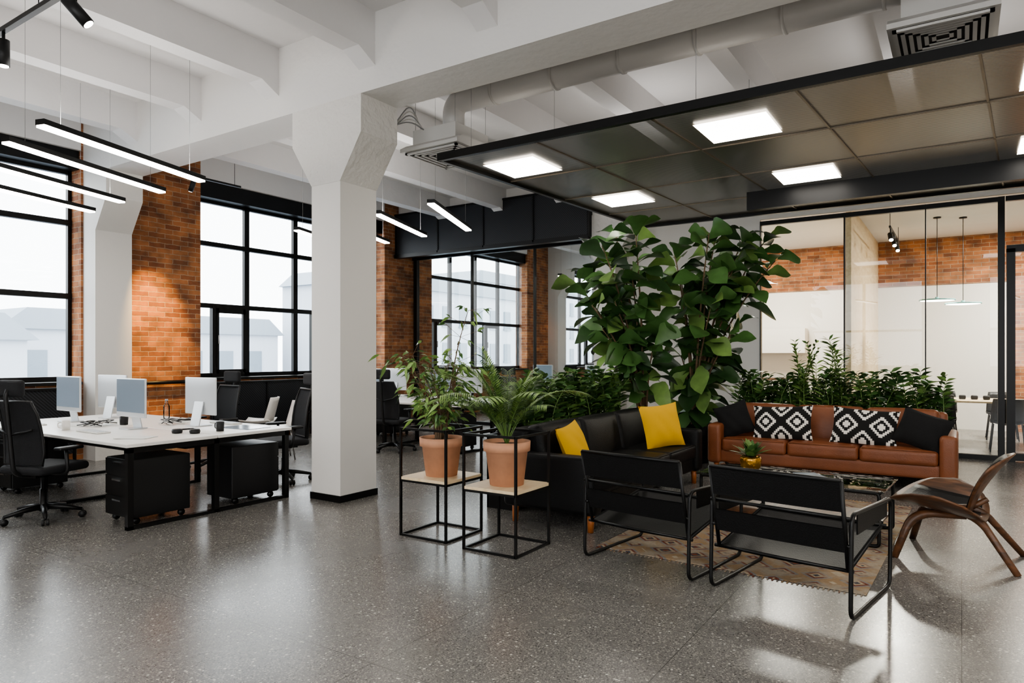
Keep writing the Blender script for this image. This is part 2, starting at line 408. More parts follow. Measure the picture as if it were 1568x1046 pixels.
b=B(); b.box(11.92,12.0,2.84,5.27,0,SL,M_wall); b.box(11.92,12.0,VMIN,2.84,3.78,SL,M_wall); b.box(11.92,12.0,5.7,10.6,3.78,4.1,M_wall); b.obj('wall_partition')
# glass partitions
def partition(name,v0,v1,posts,top=3.75):
    b=B()
    b.box(11.9,11.97,v0,v1,top-.07,top,M_blk); b.box(11.9,11.97,v0,v1,0,.07,M_blk)
    for p,w in posts: b.box(11.89,11.98,p-w/2,p+w/2,0,top,M_blk)
    b.quad((11.935,v0,.05),(11.935,v1,.05),(11.935,v1,top),(11.935,v0,top),M_glass)
    b.obj(name)
partition('glass_partition',5.72,10.6,[(10.5,.1),(8.9,.02),(7.3,.02),(5.74,.06)])
partition('glass_partition',-.5,2.84,[(2.83,.015),(1.55,.02),(.45,.015),(-.47,.08)])
b=B()
for v in (-.58,-1.6): b.box(11.87,11.99,v-.05,v+.05,0,3.0,M_blk)
b.box(11.87,11.99,-1.65,-.53,2.95,3.05,M_blk); b.box(11.87,11.99,-1.55,-.63,.02,.12,M_blk)
b.quad((11.93,-1.55,.1),(11.93,-.63,.1),(11.93,-.63,2.95),(11.93,-1.55,2.95),M_glass)
b.tube([(11.82,-.75,.9),(11.82,-.75,1.5)],.015,M_blk); b.tube([(11.82,-.75,.95),(11.9,-.75,.95)],.01,M_blk); b.tube([(11.82,-.75,1.45),(11.9,-.75,1.45)],.01,M_blk)
b.quad((11.93,-1.6,3.05),(11.93,-.53,3.05),(11.93,-.53,3.7),(11.93,-1.6,3.7),M_glass)
b.obj('door_1')
partition('glass_partition',VMIN,-1.67,[(-1.71,.06),(-3.8,.03)])
b=B(); b.box(11.9,11.97,-1.66,-.52,3.68,3.75,M_blk); b.obj('trim_2')
# black mesh valance
b=B()
for i in range(4):
    v0=5.78+i*1.2; b.box(11.32,11.42,v0+.01,v0+1.18,3.72,4.62,M_meshpanel)
b.box(11.30,11.44,5.76,10.6,3.66,3.74,M_blk); b.box(11.30,11.44,5.76,10.6,4.6,4.64,M_blk)
for i in range(5): b.box(11.30,11.44,5.76+i*1.2-.015,5.76+i*1.2+.015,3.7,4.62,M_blk)
b.obj('ventilation_screen')
# ---------------------------------------------------------------- suspended mesh ceiling
def sh(u,v): return v-.07*(u-5.68)
b=B(); us=[5.68,6.88,8.08,9.28,10.4]; vs_=[4.65,3.5,2.3,1.1,-.1,-1.3,-2.5,-3.7]; z=3.6
def pq(u0,u1,v0,v1,z0,z1,m):
    vv=[(u0,sh(u0,v0)),(u1,sh(u1,v0)),(u1,sh(u1,v1)),(u0,sh(u0,v1))]
    b.add([(p[0],p[1],z0) for p in vv]+[(p[0],p[1],z1) for p in vv],[(3,2,1,0),(4,5,6,7),(0,1,5,4),(1,2,6,5),(2,3,7,6),(3,0,4,7)],m,False)
b.quad((5.68,sh(5.68,-3.7),z),(10.4,sh(10.4,-3.7),z),(10.4,sh(10.4,4.65),z),(5.68,sh(5.68,4.65),z),M_susp)
for u in us[1:-1]: pq(u-.009,u+.009,-3.7,4.65,z-.012,z,M_seam)
for v in vs_[1:-1]: pq(5.68,10.4,v-.009,v+.009,z-.012,z,M_seam)
pq(5.64,5.69,-3.7,4.67,z-.03,z+.05,M_blk); pq(10.38,10.44,-3.7,4.67,z-.04,z+.04,M_blk); pq(5.66,10.4,4.63,4.68,z-.03,z+.05,M_blk)
pq(9.02,9.1,-3.7,2.55,z-.23,z,M_blk)
for u,v in ((6.42,4.08),(6.4,1.72),(8.5,3.8),(8.5,1.5),(6.4,-.7),(8.5,-.8)):
    b.quad((u-.32,v-.32,z-.014),(u+.32,v-.32,z-.014),(u+.32,v+.32,z-.014),(u-.32,v+.32,z-.014),M_sq)
for u in (5.75,7.5,9.3):
    for v in (4.4,2.0,-.4): b.tube([(u,v-.1,z),(u,v-.1,SL)],.0025,M_wire,5)
b.obj('suspended_mesh_ceiling')
# ducts
b=B()
pts=fillet([(6.15,-3,4.38),(6.15,4.85,4.38),(6.15,4.85,4.05)],.35,n=8)
b.tube(pts,.125,M_duct,24)
v=-2.5
while v<4.4:
    b.tube([(6.15,v,4.38),(6.15,v+.025,4.38)],.137,M_grill,24); b.tube([(6.15,v+.01,4.5),(6.15,v+.01,SL)],.004,M_wire,5); v+=.75
b.obj('ventilation_duct')
def diffuser(u,v,z,s):
    b=B(); h=s/2
    b.box(-h*.75,h*.75,-h*.75,h*.75,.08,.26,M_grill)
    b.prism([(-h,.0),(h,.0),(h,.04),(h*.75,.1),(-h*.75,.1),(-h,.04)],'y',-h,h,M_grill)
    b.box(-h*.9,h*.9,-h*.9,h*.9,-.004,.0,M_dark)
    for i in range(6):
        q=h*(.9-.14*i)
        for (a,c,d,e) in ((-q,q,-q,-q+.028),(-q,q,q-.028,q),(-q,-q+.028,-q,q),(q-.028,q,-q,q)): b.box(a,c,d,e,-.022+.003*i,-.003,M_grill)
    for sx in (-1,1):
        for sy in (-1,1): b.tube([(sx*h*.7,sy*h*.7,.25),(sx*h*.7,sy*h*.7,SL-z)],.003,M_wire,5)
    b.obj('ceiling_air_diffuser',(u,v,z))
diffuser(6.2,4.93,3.8,.82); diffuser(6.15,.12,3.93,.7)
b=B()
for i in range(5):
    b.tube(fillet([(5.4,5.3+.05*i,4.3),(5.5,5.2+.04*i,4.0-.04*i),(5.75,5.15,4.12+.05*i),(5.95,5.05+.02*i,4.02)],.12),.008,M_duct if i%2 else M_wire,6)
b.obj('hanging_cables')
# ---------------------------------------------------------------- lamps
def light(kind,name,loc,aim,E,col=(1,1,1),**k):
    l=bpy.data.lights.new(name,kind); l.energy=E; l.color=col
    for a,c in k.items(): setattr(l,a,c)
    o=bpy.data.objects.new(name,l); bpy.context.scene.collection.objects.link(o); o.location=loc
    o.rotation_euler=(Vector(aim)-Vector(loc)).to_track_quat('-Z','Y').to_euler(); return o
def bar(p0,p1,z=3.3,name='linear_pendant_light',up=0):
    p0=Vector((*p0,0));p1=Vector((*p1,0)); L=(p1-p0).length; c=(p0+p1)/2
    b=B(); b.box(-L/2,L/2,-.045,.045,.006,.05,M_blk)
    b.box(-L/2+.008,L/2-.008,-.043,.043,-.012,.006,M_led)
    for x in (-L*.4,L*.4): b.tube([(x,0,.05),(x,0,SL-z)],.0018,M_wire,4)
    a=math.atan2(p1.y-p0.y,p1.x-p0.x)
    b.obj(name,(c.x,c.y,z),a)
    if up:
        o=light('AREA','ceiling_fill_light',(c.x,c.y,z+.056),(c.x,c.y,9),up,(1,.97,.93),shape='RECTANGLE',size=L*.95,size_y=.08)  # added fill light over the black housing, brightens the ceiling
        o.rotation_euler=(pi,0,a)
for i,(a,c) in enumerate((((2.43,6.03),(4.14,6.57)),((2.46,6.75),(4.18,7.38)),((2.47,7.65),(4.19,8.25)),((2.55,8.55),(4.27,9.12)),
            ((6.33,6.23),(7.9,6.79)),((6.23,5.26),(7.88,5.94)),((6.43,7.1),(8.05,7.7)),((6.5,8.0),(8.15,8.6)),
            ((13.5,6.5),(15.2,7.1)),((13.5,7.6),(15.2,8.2)),((-3,2.5),(-1.3,2.9)),((-3,-1.5),(-1.3,-1.1)),((-3,6.5),(-1.3,6.9)),((17,6.5),(18.7,7.1)))):  # bars with negative u are unseen, added behind the camera as fill
    bar(a,c,up=12 if i in (0,2,4,6) else 45 if i in (10,11,12) else 0)
def spotfix(b,p,aim,L=.2,r=.042):
    p=Vector(p); d=(Vector(aim)-p).normalized()
    b.tube([p+Vector((0,0,.14)),p+Vector((0,0,.02))],.012,M_blkp)
    b.tube([p-d*L*.4,p+d*L*.6],r,M_blkp,16); b.tube([p+d*L*.6,p+d*(L*.6+.004)],r*.8,M_led,16)
b=B(); b.box(2.23,2.27,3.2,9.5,4.0,4.035,M_blk)
spotfix(b,(2.25,6.2,3.86),(2.25,6.15,0)); spotfix(b,(2.25,5.05,3.86),(3.4,4.2,2.2))
for v in (3.6,5.6,7.6): b.tube([(2.25,v,4.03),(2.25,v,SL-.001)],.004,M_blk,5)
b.obj('track_light')
b=B(); b.box(5.4,6.6,9.43,9.46,4.12,4.15,M_blk); spotfix(b,(5.8,9.45,4.0),(5.8,10.6,2.1),.16,.035)
for u in (5.5,6.5): b.tube([(u,9.45,4.14),(u,9.45,SL-.001)],.004,M_blk,5)
b.obj('wall_washer_track_light')
b=B(); b.box(12.9,14.9,.98,1.01,3.62,3.65,M_blk)
for u in (13.1,13.8,14.5): spotfix(b,(u,1.0,3.5),(u-1.6,.6,1.5),.15,.04)
for u in (13.0,14.8): b.tube([(u,1.0,3.64),(u,1.0,3.92)],.005,M_blk,5)
b.obj('meeting_room_track_light')
for u,v,zz in ((14.1,.36,2.46),(14.35,-.02,2.4)):
    b=B(); b.lathe([(.001,.06),(.03,.06),(.03,.03),(.27,.02),(.28,.0),(.26,-.004)],M_teal,n=32); b.lathe([(.26,-.004),(.001,-.004)],M_sq,n=32)
    b.tube([(0,0,.05),(0,0,3.92-zz)],.006,M_blk,6); b.lathe([(.001,3.9-zz),(.06,3.9-zz),(.06,3.92-zz)],M_blk); b.obj('pendant_lamp',(u,v,zz))
light('SPOT','wall_spot_lamp',(5.8,9.55,3.85),(5.8,10.6,1.85),1000,(1,.6,.2),spot_size=math.radians(40),spot_blend=1,shadow_soft_size=.03)
light('SPOT','meeting_spot_lamp',(12.95,.95,3.45),(4.4,.0,0),300,(1,.93,.82),spot_size=math.radians(24),spot_blend=.9,shadow_soft_size=.1)
light('AREA','meeting_fill_light',(14.4,-1.5,3.9),(14.4,-1.5,0),330,(1,.94,.85),shape='SQUARE',size=1.2)  # added area light under the ceiling, brightens the meeting room
light('AREA','corridor_fill_light',(14.4,3.2,3.9),(14.4,3.2,0),190,(1,.94,.85),shape='SQUARE',size=1.0)  # added fill for the space behind the glass
for i,(u,v) in enumerate(((-2.5,1.0),(-2.5,-3.5),(2.5,-3.8))):
    light('AREA','office_fill_light',(u,v,4.4),(u,v,0),140,(1,.96,.9),shape='SQUARE',size=1.4)  # fill lights added out of view, without a fixture
for u,v in ((8.2,3.2),(8.2,.2)):
    light('AREA','canopy_fill_light',(u,v,3.68),(u,v,9),8,(1,.97,.94),shape='SQUARE',size=.4)  # added fill above the mesh canopy to lift the dark ceiling
# ---------------------------------------------------------------- furniture: desks
def desk(name,u0,u1,v0,v1):
    L=v1-v0;W=u1-u0; b=B()
    b.rbox((W/4-.004,L/2,.725),(W/2-.006,L,.03),.004,M_desk); b.rbox((W*3/4+.004,L/2,.725),(W/2-.006,L,.03),.004,M_desk)
    t=.05
    for v in (.02,L/2-t/2,L-.02-t):
        for u in (.02,W/2-t/2,W-.02-t): b.box(u,u+t,v,v+t,0,.71,M_blk)
        b.box(.02,W-.02,v,v+t,.66,.71,M_blk); b.box(.02,W-.02,v,v+t,0,.03,M_blk)
    for u in (.1,W-.15): b.box(u,u+.05,.05,L-.05,.66,.705,M_blk)
    b.box(W/2-.15,W/2+.15,.3,L-.3,.6,.62,M_blk)
    return b.obj(name,(u0,v0,0))
desk('office_desk',3.04,4.75,5.92,9.2); desk('office_desk',8.2,9.9,6.3,9.6); desk('office_desk',14.0,15.7,6.2,9.6)
def pedestal(u,v,rz=0):
    b=B(); b.rbox((.27,.22,.32),(.55,.43,.52),.01,M_blkp)
    for z0,z1 in ((.07,.24),(.25,.42),(.43,.57)):
        b.box(-.015,.0,.01,.43,z0,z1,M_blk); b.box(-.03,-.015,.15,.29,z1-.04,z1-.025,M_chrome)
    for x in (.06,.48):
        for y in (.05,.39): b.tube([(x,y-.015,.03),(x,y+.015,.03)],.03,M_blk,12)
    b.obj('drawer_pedestal',(u,v,0),rz)
pedestal(3.17,6.08); pedestal(4.7,6.52,pi); pedestal(3.17,8.5); pedestal(8.3,6.5); pedestal(9.8,9.2,pi)
def office_chair(u,v,rz,name='office_chair'):
    b=B()
    for i in range(5):
        a=2*pi*i/5+.3; c,s_=math.cos(a),math.sin(a)
        b.tube([(0,0,.12),(.16*c,.16*s_,.105),(.31*c,.31*s_,.075)],[.03,.024,.016],M_blk,8)
        b.tube([(.31*c,.31*s_,.08),(.31*c,.31*s_,.05)],.01,M_blk,6)
        for q in (-.018,.018): b.tube([(.31*c-s_*(q-.01),.31*s_+c*(q-.01),.03),(.31*c-s_*(q+.01),.31*s_+c*(q+.01),.03)],.03,M_blkp,14)
    b.lathe([(.001,.08),(.04,.08),(.04,.14),(.03,.15),(.03,.28),(.02,.28),(.02,.42)],M_blk,n=14)
    b.box(-.14,.12,-.08,.08,.4,.435,M_blk)
    b.rbox((.02,0,.475),(.5,.5,.075),.035,M_mesh,puff=(0,0,.01))
    def bk(z,yy): return (-.235-.13*(z-.52)+.05*math.sin((z-.52)/.58*pi)*.6+.05*(yy/.23)**2,yy,z)
    b.grid(lambda s,t:bk(.53+.56*s,(-.23+.46*t)*(1-.12*s)),8,8,M_mesh)
    loop=[bk(.53,-.22),bk(.53,.22)]+[bk(.53+.56*t,.235*(1-.12*t)) for t in (.2,.4,.6,.8)]+[bk(1.09,.19),bk(1.09,-.19)]+[bk(.53+.56*t,-.235*(1-.12*t)) for t in (.8,.6,.4,.2)]
    b.tube(loop,.013,M_blkp,8,closed=True)
    b.tube(fillet([(-.1,0,.42),(-.28,0,.45),(-.31,0,.75),(-.35,0,1.14),(-.33,0,1.2)],.08),.02,M_blkp,8)
    b.tube([(-.31,0,.8),(-.27,.2,.85)],.011,M_blkp); b.tube([(-.31,0,.8),(-.27,-.2,.85)],.011,M_blkp)
    b.rbox((-.31,0,1.21),(.06,.3,.15),.03,M_mesh)
    for q in (-1,1):
        b.tube(fillet([(0,q*.1,.425),(0,q*.29,.43),(-.03,q*.3,.66)],.06),.016,M_blkp,8); b.rbox((.0,q*.3,.665),(.24,.09,.03),.014,M_blkp)
    b.obj(name,(u,v,0),rz)
office_chair(2.86,7.02,.3); office_chair(2.6,8.5,-.1); office_chair(5.3,6.75,pi-.35); office_chair(5.35,8.25,pi+.1)
office_chair(7.9,7.4,.1); office_chair(8.0,8.9,0); office_chair(10.35,7.1,pi); office_chair(13.6,7.2,0); office_chair(16.2,7.6,pi)
def monitor(u,v,rz,w=.56,h=.4,zt=.742):
    b=B()   # faces +x
    b.rbox((.0,0,.12+h/2),(.022,w,h),.01,M_sil); b.box(.0112,.013,-w/2+.012,w/2-.012,.17,.12+h-.012,M_scr)
    b.prism([(-.022,.26),(-.011,.26),(-.062,.01),(-.074,.01)],'y',-.08,.08,M_sil)
    b.box(-.12,.08,-.09,.09,0,.01,M_sil)
    b.obj('desktop_monitor',(u,v,zt),rz)
for u,v,r in ((3.72,7.15,pi),(4.3,6.85,.0),(3.72,8.5,pi),(4.25,8.6,.1),(8.85,7.3,pi),(9.3,7.0,0),(8.85,8.9,pi),(9.3,8.7,0),(14.6,7.2,pi),(15.1,7.5,0),(14.6,8.7,pi)): monitor(u,v,r)
for u,v in ((3.35,7.15),(3.35,8.5),(4.6,6.85),(8.5,7.3)):
    b=B(); b.rbox((0,0,.008),(.13,.42,.014),.005,M_paper)
    for i in range(4): b.box(-.05+.027*i,-.03+.027*i,-.19,.19,.015,.019,M_sil)
    b.obj('keyboard',(u,v,.74))
for u,v in ((3.35,6.35),(3.6,8.0),(4.4,7.5)):
    b=B()
    for i in range(3): b.box(-.11,.1,-.15,.15,.0015*i,.0015*i+.0012,M_paper,Matrix.Rotation(.15*i,4,'Z'))
    b.obj('paper_sheets',(u,v,.741),R.random())
b=B(); b.box(-.15,.15,-.22,.22,0,.004,M_scr); b.obj('desk_pad',(4.45,6.3,.741),.1)
b=B(); b.lathe([(.001,0),(.04,0),(.045,.09),(.04,.09),(.036,.02)],M_blkp,n=18)
for i in range(14):
    a=R.random()*6.28; b.leaf((0,0,.07),(math.cos(a),math.sin(a),1.4),.09,.03,.2,L2)
b.obj('small_desk_plant',(3.9,7.65,.741))
for (u,v,m) in ((3.3,7.6,M_desk),(4.1,6.2,M_blkp),(8.5,6.8,M_desk)):
    b=B(); b.lathe([(.001,0),(.036,0),(.04,.095),(.036,.095),(.033,.01),(.001,.01)],m,n=20)
    b.tube(fillet([(.038,0,.08),(.07,0,.075),(.07,0,.03),(.037,0,.02)],.02),.005,m,6); b.obj('coffee_mug',(u,v,.741),R.random()*3)
b=B(); b.lathe([(.001,0),(.034,0),(.036,.02),(.036,.15),(.015,.19),(.015,.22),(.001,.22)],M_wglass,n=18); b.lathe([(.001,.235),(.017,.235),(.017,.215)],M_scr,n=14); b.obj('water_bottle',(4.55,7.95,.741))
for (u,v) in ((4.25,7.25),(3.7,7.75),(9.1,7.9)):
    b=B()
    for i in range(9):
        pts=[(R.uniform(-.17,.17),R.uniform(-.17,.17),.006+.05*abs(math.sin(k*1.3))) for k in range(6)]
        b.tube(fillet(pts,.06),.005,M_desk if i%2 else M_blkp,5)
    b.obj('desk_cables',(u,v,.745))
b=B()
for q in (-1,1): b.lathe([(.001,0),(.045,.0),(.05,.02),(.045,.04),(.001,.04)],M_blkp,c=(0,q*.09,0),n=18)
b.tube([(0,-.09,.03),(.05,-.08,.03),(.13,0,.03),(.05,.08,.03),(0,.09,.03)],.008,M_blkp,6)
b.obj('headphones',(3.8,6.3,.742),.5)
# ---------------------------------------------------------------- sofas
def sofa(name,loc,rz,L,D,m,n,legm,armw=.17,armh=.64,bh=.88):
    b=B(); y0,y1=-D/2,D/2
    b.rbox((0,.02,.24),(L-.04,D-.06,.16),.03,m)
    for q in (-1,1): b.rbox((q*(L/2-armw/2),0,(.15+armh)/2),(armw,D,armh-.15),.045,m)
    b.rbox((0,y1-.1,.5),(L-armw*1.2,.18,.68),.05,m)
    w=(L-2*armw)/n
    for i in range(n):
        x=-L/2+armw+w*(i+.5)
        b.rbox((x,-.08,.385),(w-.008,D-.2,.17),.045,m,puff=(0,0,.018))
        Mx=Matrix.Translation((x,y1-.24,.64))@Matrix.Rotation(-.2,4,'X')
        b.rbox((0,0,0),(w-.01,.17,bh-.42),.06,m,M=Mx,puff=(0,.03,.01))
        b.tube([(x-w/2+.03,y0+.03,.46),(x+w/2-.03,y0+.03,.46)],.007,m,6)
    for sx in (-1,1):
        for y in (y0+.08,y1-.08): b.tube([(sx*(L/2-.1),y,.17),(sx*(L/2-.09),y-.0,0)],[.034,.026],legm,12)
    return b.obj(name,loc,rz)
sofa('black_leather_sofa',(6.52,3.0,0),0,2.85,.92,M_lea,3,M_leg)
sofa('brown_leather_sofa',(9.02,1.36,0),-pi/2,2.66,.92,M_brn,3,M_leg)
def pillow(name,c,right,up,w,h,m,t=.09,roll=0,seam=None):
    right=Vector(right).normalized(); up=Vector(up); up=(up-right*up.dot(right)).normalized(); n=right.cross(up)
    if roll:
        q=Quaternion(n,roll); right=q@right; up=q@up
    b=B(); K=14
    def f(sg):
        def g(s,t_):
            x=2*s-1;y=2*t_-1
            k=max(0,(1-x**4))*max(0,(1-y**4)); th=t*(k**.55)*(.75+.25*(1-x*x)*(1-y*y))
            return (x*w/2*(1-.07*(1-y*y)**1),y*h/2*(1-.09*(1-x*x)),sg*th+.006*math.sin(9*x+5*y)*k)
        return g
    b.grid(f(1),K,K,m); b.grid(f(-1),K,K,m)
    mt=Matrix(((right.x,up.x,n.x,c[0]),(right.y,up.y,n.y,c[1]),(right.z,up.z,n.z,c[2]),(0,0,0,1)))
    b.obj(name,matrix=mt)
pillow('yellow_throw_pillow',(7.3,2.8,.71),(.8,-.42,0),(0,.3,1),.56,.5,M_yel,.085,.06)
pillow('yellow_throw_pillow',(5.56,2.98,.67),(1,.05,0),(0,.4,1),.46,.42,M_yel,.08,.12)
for v,rl in ((1.84,.05),(.94,-.06)): pillow('patterned_throw_pillow',(8.83,v,.67),(0,-1,0),(.35,0,1),.7,.44,M_az,.08,rl)
pillow('black_throw_pillow',(8.82,2.42,.68),(.2,-1,0),(.3,0,1),.42,.44,M_blkf,.085,.35)
pillow('black_throw_pillow',(8.74,.36,.67),(-.2,-1,0),(.35,0,1),.52,.42,M_blkf,.085,-.3)
# rug
b=B(); b.rbox((0,0,.004),(3.0,1.9,.008),.003,M_rug)
for q in (-1,1):
    for i in range(60): b.box(min(q*1.5,q*1.54),max(q*1.5,q*1.54),-.93+i*.0314,-.92+i*.0314,.001,.005,M_rug)
b.obj('area_rug',(6.3,1.4,0),-.03)
# ---------------------------------------------------------------- tubular armchairs
def tubechair(loc,rz):
    b=B(); r=.0125; yw=.42; D=.84
    for q in (-1,1):
        y=q*yw
        loop=fillet([(0,y,r),(D-.02,y,r),(D,y,.57),(.02,y,.60)],.07,closed=True)
        b.tube(loop,r,M_blk,10,closed=True)
        b.box(.12,D-.1,y-.004,y+.004,.47,.59,M_lea)
        b.tube([(.06,y*.93,.27),(-.07,y*.93,.80)],r,M_blk,8)
        b.tube([(.06,y*.93,.27),(.72,y*.93,.40),(.74,y*.93,.43)],r,M_blk,8)
        b.tube([(.01,y,.42),(.03,y*.93,.42)],r,M_blk,8)
    for x,zz in ((.06,.27),(.73,.41),(.0,.58)): b.tube([(x,-yw,zz),(x,yw,zz)],r*.9,M_blk,8)
    b.tube([(-.07,-yw*.93,.80),(-.07,yw*.93,.80)],r,M_blk,8)
    def back(z0,z1):
        for o_ in (-.012,.008):
            b.grid(lambda s,t:(.06-.13*((z0+(z1-z0)*s)-.27)/.53+o_+.03*math.sin(pi*t),-yw*.93+2*yw*.93*t,z0+(z1-z0)*s-.01*math.sin(pi*t)),4,10,M_lea)
    back(.62,.80); back(.38,.52)
    for o_ in (0,-.01):
        b.grid(lambda s,t:(.05+.68*s,-yw*.9+2*yw*.9*t,.275+o_+.13*s-.05*math.sin(pi*t)*math.sin(pi*min(1,s*1.0+.05))),10,10,M_lea)
    b.obj('tubular_armchair',loc,rz)
tubechair((4.46,1.92,.0),-.15); tubechair((4.31,.935,.0),-.16)
# coffee table
b=B(); b.rbox((0,0,.445),(.76,1.5,.014),.005,M_glass)
for x in (-.35,.35):
    b.tube(fillet([(x,-.71,.43),(x,-.71,.022),(x,.71,.022),(x,.71,.43)],.03,closed=True),.014,M_blk,8,closed=True)
for y in (-.71,.71): b.tube([(-.35,y,.43),(.35,y,.43)],.014,M_blk,8)
b.box(-.35,.35,-.69,.69,.14,.16,M_wal)
b.obj('glass_coffee_table',(6.35,1.22,0),-.06)
b=B(); b.lathe([(.001,0),(.07,0),(.09,.03),(.095,.1),(.085,.12),(.08,.11),(.001,.1)],M_gold,n=24)
for i in range(44):
    a=R.random()*6.28; e=R.uniform(.5,3); b.leaf((0,0,.1),(math.cos(a),math.sin(a),e),R.uniform(.13,.24),.075,.2,R.choice((L3,L2,L2)))
b.obj('potted_succulent',(6.45,1.62,.453))
b=B(); b.box(-.14,.14,-.1,.1,0,.012,M_paper); b.box(-.13,.13,-.09,.1,.012,.02,M_scr,Matrix.Rotation(.2,4,'Z')); b.obj('magazine_stack',(6.3,1.08,.453),.4)
# shell chair (faces +x local)
b=B()
def seat(s,t):
    y=-.47+.94*t; k=y/.47; half=.29*math.sqrt(max(0,1-abs(k)**2.6))+.02
    x=.07-.06*k*k+(-1+2*s)*half
    return (x,y,.36+.15*k*k+.06*((x-.05)/.25)*.6-.02*(1-k*k))
b.grid(seat,10,20,M_wal)
def bck(s,t):
    w=.14+.15*math.sin(min(1,s*1.05)*pi*.5)**1.2; w*=math.sqrt(max(0.03,1-max(0,(s-.72)/.28)**2.2)); y=(-1+2*t)*w
    x=-.14-.14*s-.12*s*s+.18*(y*y)/.06*.25
    return (x,y,.345+.45*s)
b.grid(bck,14,12,M_wal)
o=b.obj('plywood_lounge_chair_shell'); md=o.modifiers.new('s','SOLIDIFY'); md.thickness=.014; md.offset=0
b=B()
b.grid(lambda s,t:tuple(Vector(seat(.08+.84*s,.18+.64*t))+Vector((0,0,.016))),10,12,M_lea)
b.grid(lambda s,t:tuple(Vector(bck(.1+.82*s,.06+.88*t))+Vector((.018,0,.008))),12,8,M_lea)
p=b.obj('seat_pads'); md=p.modifiers.new('s','SOLIDIFY'); md.thickness=.018
b=B()
for q in (-1,1):
    pts=fillet([(-.12,q*.1,.325),(.2,q*.22,.33),(.3,q*.34,.0)],.14,n=8); n=len(pts)
    b.tube(pts,[.024+.01*math.sin(pi*i/(n-1)) for i in range(n)],M_wal,8)
    pts=fillet([(.1,q*.07,.33),(-.18,q*.12,.36),(-.44,q*.3,.0)],.16,n=8); n=len(pts)
    b.tube(pts,[.022+.01*math.sin(pi*i/(n-1)) for i in range(n)],M_wal,8)
b.tube([(-.08,0,.33),(-.24,0,.45)],.02,M_wal,8)
q_=b.obj('legs')
e=bpy.data.objects.new('plywood_lounge_chair',None); bpy.context.scene.collection.objects.link(e)
o.name='shell'; 
for c in (o,p,q_): c.parent=e
e.location=(6.1,.08,0); e.rotation_euler=(0,0,pi/2-.12)
# ---------------------------------------------------------------- plant stands and plants
def stand(u,v,s=.48):
    b=B(); t=.009
    for x in (0,s):
        for y in (0,s): b.box(x-t,x+t,y-t,y+t,0,.9,M_blk)
    for z_ in (t,.89):
        for x in (0,s): b.box(x-t,x+t,0,s,z_-t,z_+t,M_blk)
        for y in (0,s): b.box(0,s,y-t,y+t,z_-t,z_+t,M_blk)
    for y in (0,s): b.box(0,s,y-t,y+t,.45,.468,M_blk)
    for x in (0,s): b.box(x-t,x+t,0,s,.45,.468,M_blk)
    b.box(-.005,s+.005,-.005,s+.005,.468,.49,M_ply)
    b.obj('plant_stand',(u,v,0))
stand(4.25,3.43); stand(4.21,2.74)
def pot(b,z=0,r=.17,h=.32):
    b.lathe([(.001,z),(r*.78,z),(r*.97,z+h*.78),(r*1.08,z+h*.78),(r*1.1,z+h),(r*1.0,z+h),(r*.96,z+h*.9)],M_pot,n=32)
    b.lathe([(r*.96,z+h*.9),(.001,z+h*.92)],M_soil,n=32)
# ficus
b=B(); pot(b)
for i in range(10):
    a=i*2*pi/10*3+R.uniform(-.3,.3); rr=R.uniform(.12,.52); top=(rr*math.cos(a),rr*math.sin(a),R.uniform(.8,1.45))
    P0=Vector((.05*math.cos(a),.05*math.sin(a),.28)); P2=Vector(top); P1=Vector((.05*math.cos(a+1),.05*math.sin(a+1),P2.z*.6))
    pts=[P0*(1-t)**2+P1*2*t*(1-t)+P2*t*t for t in [k/10 for k in range(11)]]
    b.tube(pts,[.009-.0065*k/10 for k in range(11)],M_bark,6)
    for k in range(3,11):
        for _ in range(4):
            a2=R.random()*6.28; d=Vector((math.cos(a2),math.sin(a2),R.uniform(-.3,.7))); l=R.uniform(.03,.2)
            q0=pts[k]; q1=q0+d*l; b.tube([q0,q1],.0018,M_bark,4)
            for _ in range(2):
                dd=d+Vector((R.uniform(-.8,.8),R.uniform(-.8,.8),R.uniform(-.9,.2))); b.leaf(q1,dd,R.uniform(.06,.11),.03,.35,R.choice((L2,L3,L3,L4)),up=Vector((R.uniform(-1,1),R.uniform(-1,1),.6)))
b.obj('potted_ficus',(4.49,3.67,.49))
# palm
b=B(); pot(b,h=.34)
for i in range(30):
    a=2*pi*i/30*1.6+R.uniform(-.2,.2); L=R.uniform(.5,.85); th=R.uniform(.35,1.25)  # launch angle from vertical
    d=Vector((math.cos(a),math.sin(a),0)); P=Vector((0,0,.3)); pts=[P.copy()]
    for k in range(14):
        an=th*.35+(th*1.15)*(k/13)**1.3
        P=P+(d*math.sin(an)+Vector((0,0,1))*math.cos(an))*L/14; pts.append(P.copy())
    n=len(pts); b.tube(pts,[.0045-.003*k/n for k in range(n)],L3,5)
    sd=d.cross(Vector((0,0,1)))
    for k in range(5,n):
        T=(pts[k]-pts[k-1]).normalized(); w=math.sin(pi*(k-3)/(n-2))
        for q in (-1,1):
            for off in (0,.33,.66): b.leaf(pts[k].lerp(pts[k-1],off),T*.9+sd*q+Vector((0,0,.15)),.07+.12*w,.014,.4,R.choice((L3,L4,L4,L2)),shape=(.4,1,.8,.4,0))
b.obj('potted_palm',(4.45,2.98,.49))
